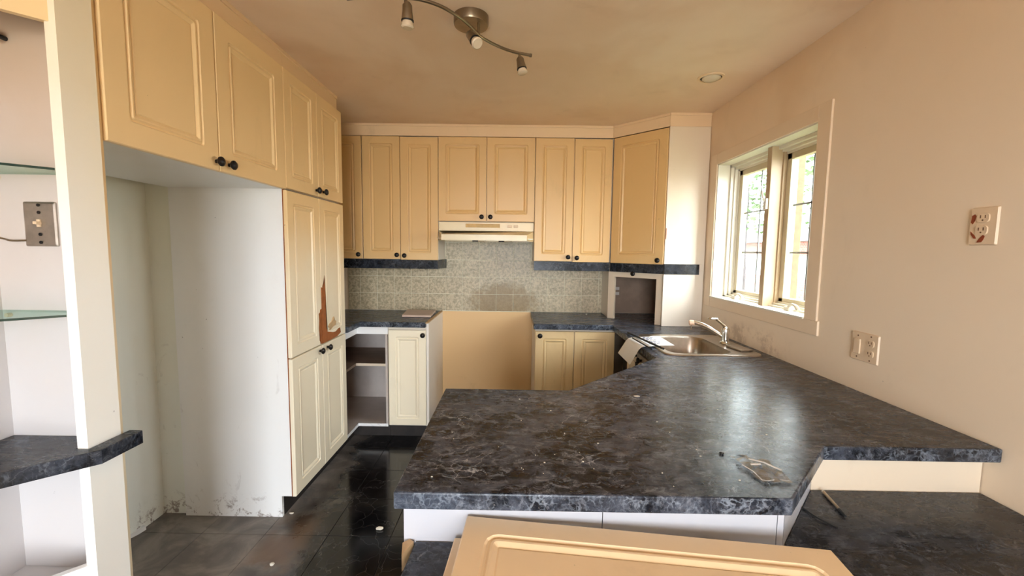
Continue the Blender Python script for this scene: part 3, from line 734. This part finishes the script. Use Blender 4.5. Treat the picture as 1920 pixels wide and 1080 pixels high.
tag(o, 'flat grey plate lying on the sink ledge beside the faucet', 'plate')

# paper draped over the counter edge, held by two black rods
prof = [(.66, .812), (.675, .838), (.692, .868), (.708, .896), (.722, .910), (.74, .9155), (.78, .9165), (.83, .9215), (.88, .9225), (.915, .9225)]
def px_(i): return prof[i]
bm = NB(); rows = []
for k, (x, z) in enumerate(prof):
    s = k / (len(prof) - 1)
    y0 = 2.50 - .13 * s * 0 ; rows.append([(x + .02 * 0, 2.34 + .02 * s, z), (x, 2.62 - .02 * s, z)])
a = [[bm.verts.new((p_[0], p_[1], p_[2])) for p_ in r] for r in rows]
b = [[bm.verts.new((p_[0] + .0003, p_[1], p_[2] + .0006)) for p_ in r] for r in rows]
for i in range(len(a) - 1):
    bm.faces.new((a[i][0], a[i + 1][0], a[i + 1][1], a[i][1])); bm.faces.new((b[i][1], b[i + 1][1], b[i + 1][0], b[i][0]))
    bm.faces.new((a[i][0], b[i][0], b[i + 1][0], a[i + 1][0])); bm.faces.new((a[i][1], a[i + 1][1], b[i + 1][1], b[i][1]))
pp = obj('paper_sheet', bm, 'paper', smooth=True)
tag(pp, 'white printed sheet draped over the counter edge at the sink', 'paper')
bm = NB()
for k in range(6):
    y = 2.40 + .035 * k; x0 = .80 if k % 2 else .785; x1 = .84 + .012 * ((k * 7) % 4)
    for seg in range(3):
        xa = x0 + seg * .022; bx(bm, xa, min(xa + .016, x1 + .03), y, y + .006, .9205 + .0004, .9240)
o = obj('print', bm, 'ink', pp); o['kind'] = 'stuff'
def rod(p0, p1, r, lab):
    tag(obj('rod', tube(NB(), [p0, ((V(p0) + V(p1)) / 2), p1], r, 8), 'black', smooth=True), lab, 'rod')
rod((.752, 2.745, .9185), (.800, 2.215, .936), .006, 'longer black rod lying over the white paper at the sink')
rod((.728, 2.55, .9235), (.752, 2.26, .923), .004, 'thinner black rod beside the longer one on the white paper')

# crumpled clear film packet on the peninsula
bm = NB(); N_ = 7; g = []
c0, c1, c2, c3 = V((.575, 1.075, .9115)), V((.655, 1.03, .9115)), V((.660, .945, .9115)), V((.588, .945, .9115))
for i in range(N_ + 1):
    r = []
    for j in range(N_ + 1):
        s, u_ = i / N_, j / N_
        p_ = (c0 * (1 - s) + c3 * s) * (1 - u_) + (c1 * (1 - s) + c2 * s) * u_
        edge = min(s, 1 - s, u_, 1 - u_)
        r.append(bm.verts.new(p_ + V((random.uniform(-.004, .004), random.uniform(-.004, .004), (.001 + .016 * abs(math.sin(3.1 * s + 5 * u_ + 2 * s * u_)) + random.random() * .004) * (1 if edge > 0 else .25)))))
    g.append(r)
for i in range(N_):
    for j in range(N_): bm.faces.new((g[i][j], g[i + 1][j], g[i + 1][j + 1], g[i][j + 1]))
o = obj('plastic_packet', bm, 'film'); sd = o.modifiers.new('solid', 'SOLIDIFY'); sd.thickness = .0006
tag(o, 'crumpled clear plastic packet on the peninsula corner', 'packet')
def ribbon(pts, w_):
    bm = NB(); q_ = [V(p_) for p_ in pts]
    for a, b in zip(q_, q_[1:]):
        d = (b - a).normalized(); n_ = V((-d.y, d.x, 0)) * w_
        f_ = [bm.verts.new(x) for x in (a, b, b + n_, a + n_)]; g_ = [bm.verts.new(x.co + V((0, 0, .0008))) for x in f_]
        bm.faces.new(f_); bm.faces.new(g_[::-1])
        for i in range(4): bm.faces.new((f_[i], f_[(i + 1) % 4], g_[(i + 1) % 4], g_[i]))
    obj('white_ribbon', bm, 'paper', o)  # thin white ribbons along the film's border and across its top
ribbon([(.578, 1.02, .916), (.586, .985, .918), (.589, .953, .914), (.602, .948, .914), (.618, .950, .916)], .003)
ribbon([(.632, .952, .915), (.645, .948, .915), (.655, .950, .914)], .004)
ribbon([(.600, 1.03, .926), (.622, 1.005, .930), (.648, .975, .926)], .006)
ribbon([(.590, 1.00, .926), (.612, .995, .930)], .007)
def pebble(name, p, r, mat, lab, cat='debris', sq=(1, 1, .5), group=None):
    bm = NB(); bmesh.ops.create_icosphere(bm, subdivisions=2, radius=r)
    for v in bm.verts: v.co = V((v.co.x * sq[0], v.co.y * sq[1], v.co.z * sq[2])) * random.uniform(.8, 1.15) + V(p) + V((0, 0, r * sq[2] * .8))
    tag(obj(name, bm, mat), lab, cat, group)
pebble('black_crumb', (.561, 1.088, .9105), .006, 'black', 'black crumb left of the clear packet on the peninsula')
pebble('plaster_chip', (.462, 1.53, .9105), .008, 'chip', 'white chip near the inner diagonal edge of the countertop', sq=(1.6, .6, .25))
pebble('plaster_chip', (.62, 3.58, .9105), .008, 'chip', 'white crumb on the counter near the backsplash', sq=(1, 1, .6))
pebble('plaster_chip', (-.680, 2.053, .0005), .016, 'chip', 'larger white chip on the black floor near the peninsula', sq=(1.4, .7, .5))
pebble('plaster_chip', (-1.09, 1.795, .0005), .011, 'chip', 'small white chip on the dusty floor by the alcove', sq=(1, .8, .6))
pebble('plaster_chip', (-1.20, 2.17, .0005), .009, 'chip', 'tiny white chip at the foot of the pantry', sq=(1.3, .7, .5))
o = obj('paper_scrap', prism([(-1.885, 1.95), (-1.872, 1.985), (-1.866, 2.02), (-1.885, 2.025)], .0005, .022), 'paper')
tag(o, 'torn white scrap against the alcove wall at floor level', 'debris')
# fine crumbs scattered over the peninsula top
bm = NB()
for k in range(90):
    x = random.uniform(-.2, .95); y = random.uniform(.92, 2.0)
    if y > 1.5 and x < .75: continue
    if x > .55 and y < 1.2: continue
    r_ = random.uniform(.0008, .0022); bx(bm, x, x + r_ * random.uniform(1, 2.5), y, y + r_, .9102, .9102 + r_)
o = obj('crumbs', bm, 'chip'); tag(o, 'fine pale crumbs scattered over the peninsula countertop', 'crumbs', kind='stuff')
# pen on the desk
t = thing('pen', 'slim dark pen lying on the low desk', 'pen', (.89, 1.115, .7585))
a_, b_ = V((.902, 1.170, .7635)), V((.876, 1.052, .7635)); dd = (b_ - a_)
obj('barrel', tube(NB(), [a_ + dd * .05, a_ + dd * .75], .0042, 8), 'nickel', t, smooth=True)
obj('cap', tube(NB(), [a_ + dd * .75, a_ + dd * .8, b_], [.005, .0048, .003], 8), 'black', t, smooth=True)
obj('tip', tube(NB(), [a_, a_ + dd * .05], [.003, .0045], 8), 'chip', t, smooth=True)
o = obj('clip', tube(NB(), curve_pts([(.790, 1.092, .761), (.80, 1.045, .762), (.825, 1.01, .7605)]), .0025, 6), 'black', smooth=True)
tag(o, 'bent black wire clip on the low desk beside the pen', 'clip')

# ------------------------------------------------------------------ sockets and switches on the right wall
def recept(parent, y, z, mat='pinkplastic', face=XR - .006):
    f = obj('receptacle', loft(NB(), [[(face + .001, a, b) for a, b in rrect(y - .017, y + .017, z - .014, z + .014, .009)], [(face - .003, a, b) for a, b in rrect(y - .016, y + .016, z - .013, z + .013, .009)]]), mat, parent)
    bm = NB()
    for s in (-.0065, .0065): bx(bm, face - .0036, face - .002, y + s - .0013, y + s + .0013, z - .001, z + .008)
    lathe(bm, (face - .0036, y, z - .0065), (1, 0, 0), [(.0024, 0), (.0024, .001)], 8)
    obj('slots', bm, 'slot', f)
t = thing('outlet_plate', 'beige double plate with a switch and an outlet, above the counter', 'outlet', (XR, 1.627, 1.03))
obj('plate', loft(NB(), [[(XR - .0005, a, b) for a, b in rrect(1.563, 1.690, 1.031, 1.145, .004)], [(XR - .006, a, b) for a, b in rrect(1.566, 1.687, 1.034, 1.142, .004)]]), 'plastic', t)
obj('rocker', box(XR - .011, XR - .005, 1.643, 1.673, 1.058, 1.118), 'plastic', t, bev=.002)
recept(t, 1.597, 1.108); recept(t, 1.597, 1.068)
for (y, z) in ((1.658, 1.130), (1.658, 1.046), (1.597, 1.135), (1.597, 1.042)): obj('screw', lathe(NB(), (XR - .0055, y, z), (-1, 0, 0), [(.003, 0), (.003, .0015)], 8), 'slot', t)
t = thing('outlet_plate', 'scorched outlet with rust-red marks high on the right wall', 'outlet', (XR, 1.252, 1.48))
obj('plate', loft(NB(), [[(XR - .0005, a, b) for a, b in rrect(1.215, 1.290, 1.480, 1.592, .003)], [(XR - .006, a, b) for a, b in rrect(1.218, 1.287, 1.483, 1.589, .003)]]), 'plastic', t)
recept(t, 1.252, 1.560); recept(t, 1.254, 1.524)
def mark(poly):
    bm = NB(); a = [bm.verts.new((XR - .0058, y, z)) for y, z in poly]; b = [bm.verts.new((XR - .0072, y, z)) for y, z in poly]
    bm.faces.new(a); bm.faces.new(b[::-1])
    for i in range(len(poly)): bm.faces.new((a[i], b[i], b[(i + 1) % len(poly)], a[(i + 1) % len(poly)]))
    obj('scorch_mark', bm, 'burn', t)
mark([(1.283, 1.568), (1.276, 1.572), (1.272, 1.566), (1.275, 1.552), (1.280, 1.543), (1.285, 1.548)])
mark([(1.256, 1.503), (1.249, 1.510), (1.244, 1.506), (1.247, 1.497), (1.252, 1.489), (1.264, 1.488), (1.262, 1.494)])
mark([(1.284, 1.522), (1.272, 1.510), (1.267, 1.500), (1.273, 1.500), (1.282, 1.512)])
t = thing('outlet_plate', 'brownish outlet inside the appliance garage', 'outlet', (.905, 3.70, 1.05))
yy = YW - .013
obj('plate', box(.868, .944, yy - .005, yy, 1.050, 1.165), 'shelfbrown', t, bev=.002)
for z in (1.085, 1.130): obj('receptacle', box(.888, .924, yy - .008, yy - .005, z - .013, z + .013), 'inside', t, bev=.003)

# ------------------------------------------------------------------ ceiling fixtures
t = thing('track_light', 'wavy brushed metal ceiling track with spot heads', 'ceiling light', (-.2, 1.85, ZC))
cx, cy = -.200, 1.872
obj('canopy', lathe(NB(), (cx, cy, ZC - .0005), (0, 0, -1), [(.074, 0), (.074, .030), (.071, .036), (.02, .037)], 32), 'nickel', t, smooth=True)
obj('stem', lathe(NB(), (-.165, 1.845, ZC - .036), (0, 0, -1), [(.006, 0), (.006, .052)], 10), 'nickel', t)
RP = [(-.62, 1.60, 2.345), (-.50, 1.575, 2.345), (-.42, 1.585, 2.345), (-.348, 1.603, 2.345), (-.284, 1.645, 2.345), (-.234, 1.708, 2.345), (-.193, 1.781, 2.345), (-.155, 1.865, 2.345), (-.091, 1.938, 2.345), (-.022, 1.991, 2.345), (.059, 2.025, 2.345)]
obj('rail', tube(NB(), curve_pts(RP, 5), .0065, 10), 'nickel', t, smooth=True)
obj('rail_end', lathe(NB(), (.059, 2.025, 2.345), (.9, .4, 0), [(.008, -.004), (.008, .004)], 10), 'nickel', t)
def spot(top, bot):
    top, bot = V(top), V(bot); d = bot - top; L_ = d.length
    s = obj('spot_head', lathe(NB(), top, d, [(.010, 0), (.017, .010), (.018, L_ * .35), (.021, L_ * .62), (.021, L_ * .68)], 16), 'nickel', t, smooth=True)
    obj('collar', lathe(NB(), top + d * .68, d, [(.0225, 0), (.0225, .004)], 16), 'black', s)
    obj('bulb', lathe(NB(), top + d * .73, d, [(.018, 0), (.022, L_ * .12), (.0235, L_ * .22), (.019, L_ * .27), (.003, L_ * .28)], 16), 'bulb', s, smooth=True)
    return s
for (x, y) in ((-.405, 1.588), (-.190, 1.79), (.008, 2.008)):
    obj('swivel', lathe(NB(), (x, y, 2.345), (0, 0, -1), [(.006, 0), (.006, .022)], 8), 'nickel', t)
spot((-.400, 1.592, 2.330), (-.402, 1.60, 2.245))
spot((-.200, 1.795, 2.326), (-.160, 1.745, 2.262))
spot((.008, 2.008, 2.330), (.024, 2.005, 2.255))
t = thing('recessed_light', 'round recessed ceiling downlight near the window', 'ceiling light', (1.085, 2.46, ZC))
rg = [(math.cos(2 * math.pi * i / 28), math.sin(2 * math.pi * i / 28)) for i in range(28)]
obj('trim_ring', loft(NB(), [[(1.085 + c * r, 2.46 + s * r, z) for c, s in rg] for r, z in ((.072, ZC - .0005), (.070, ZC - .006), (.058, ZC - .007), (.056, ZC - .0005))], cap0=False, cap1=False), 'crown', t, smooth=True)
obj('baffle', lathe(NB(), (1.085, 2.46, ZC - .0004), (0, 0, -1), [(.057, 0), (.057, .0012)], 28), 'dark', t)
obj('bulb', lathe(NB(), (1.088, 2.462, ZC - .001), (0, 0, -1), [(.050, 0), (.049, .006), (.036, .014), (.015, .018), (.002, .019)], 24), 'bulb', t, smooth=True)
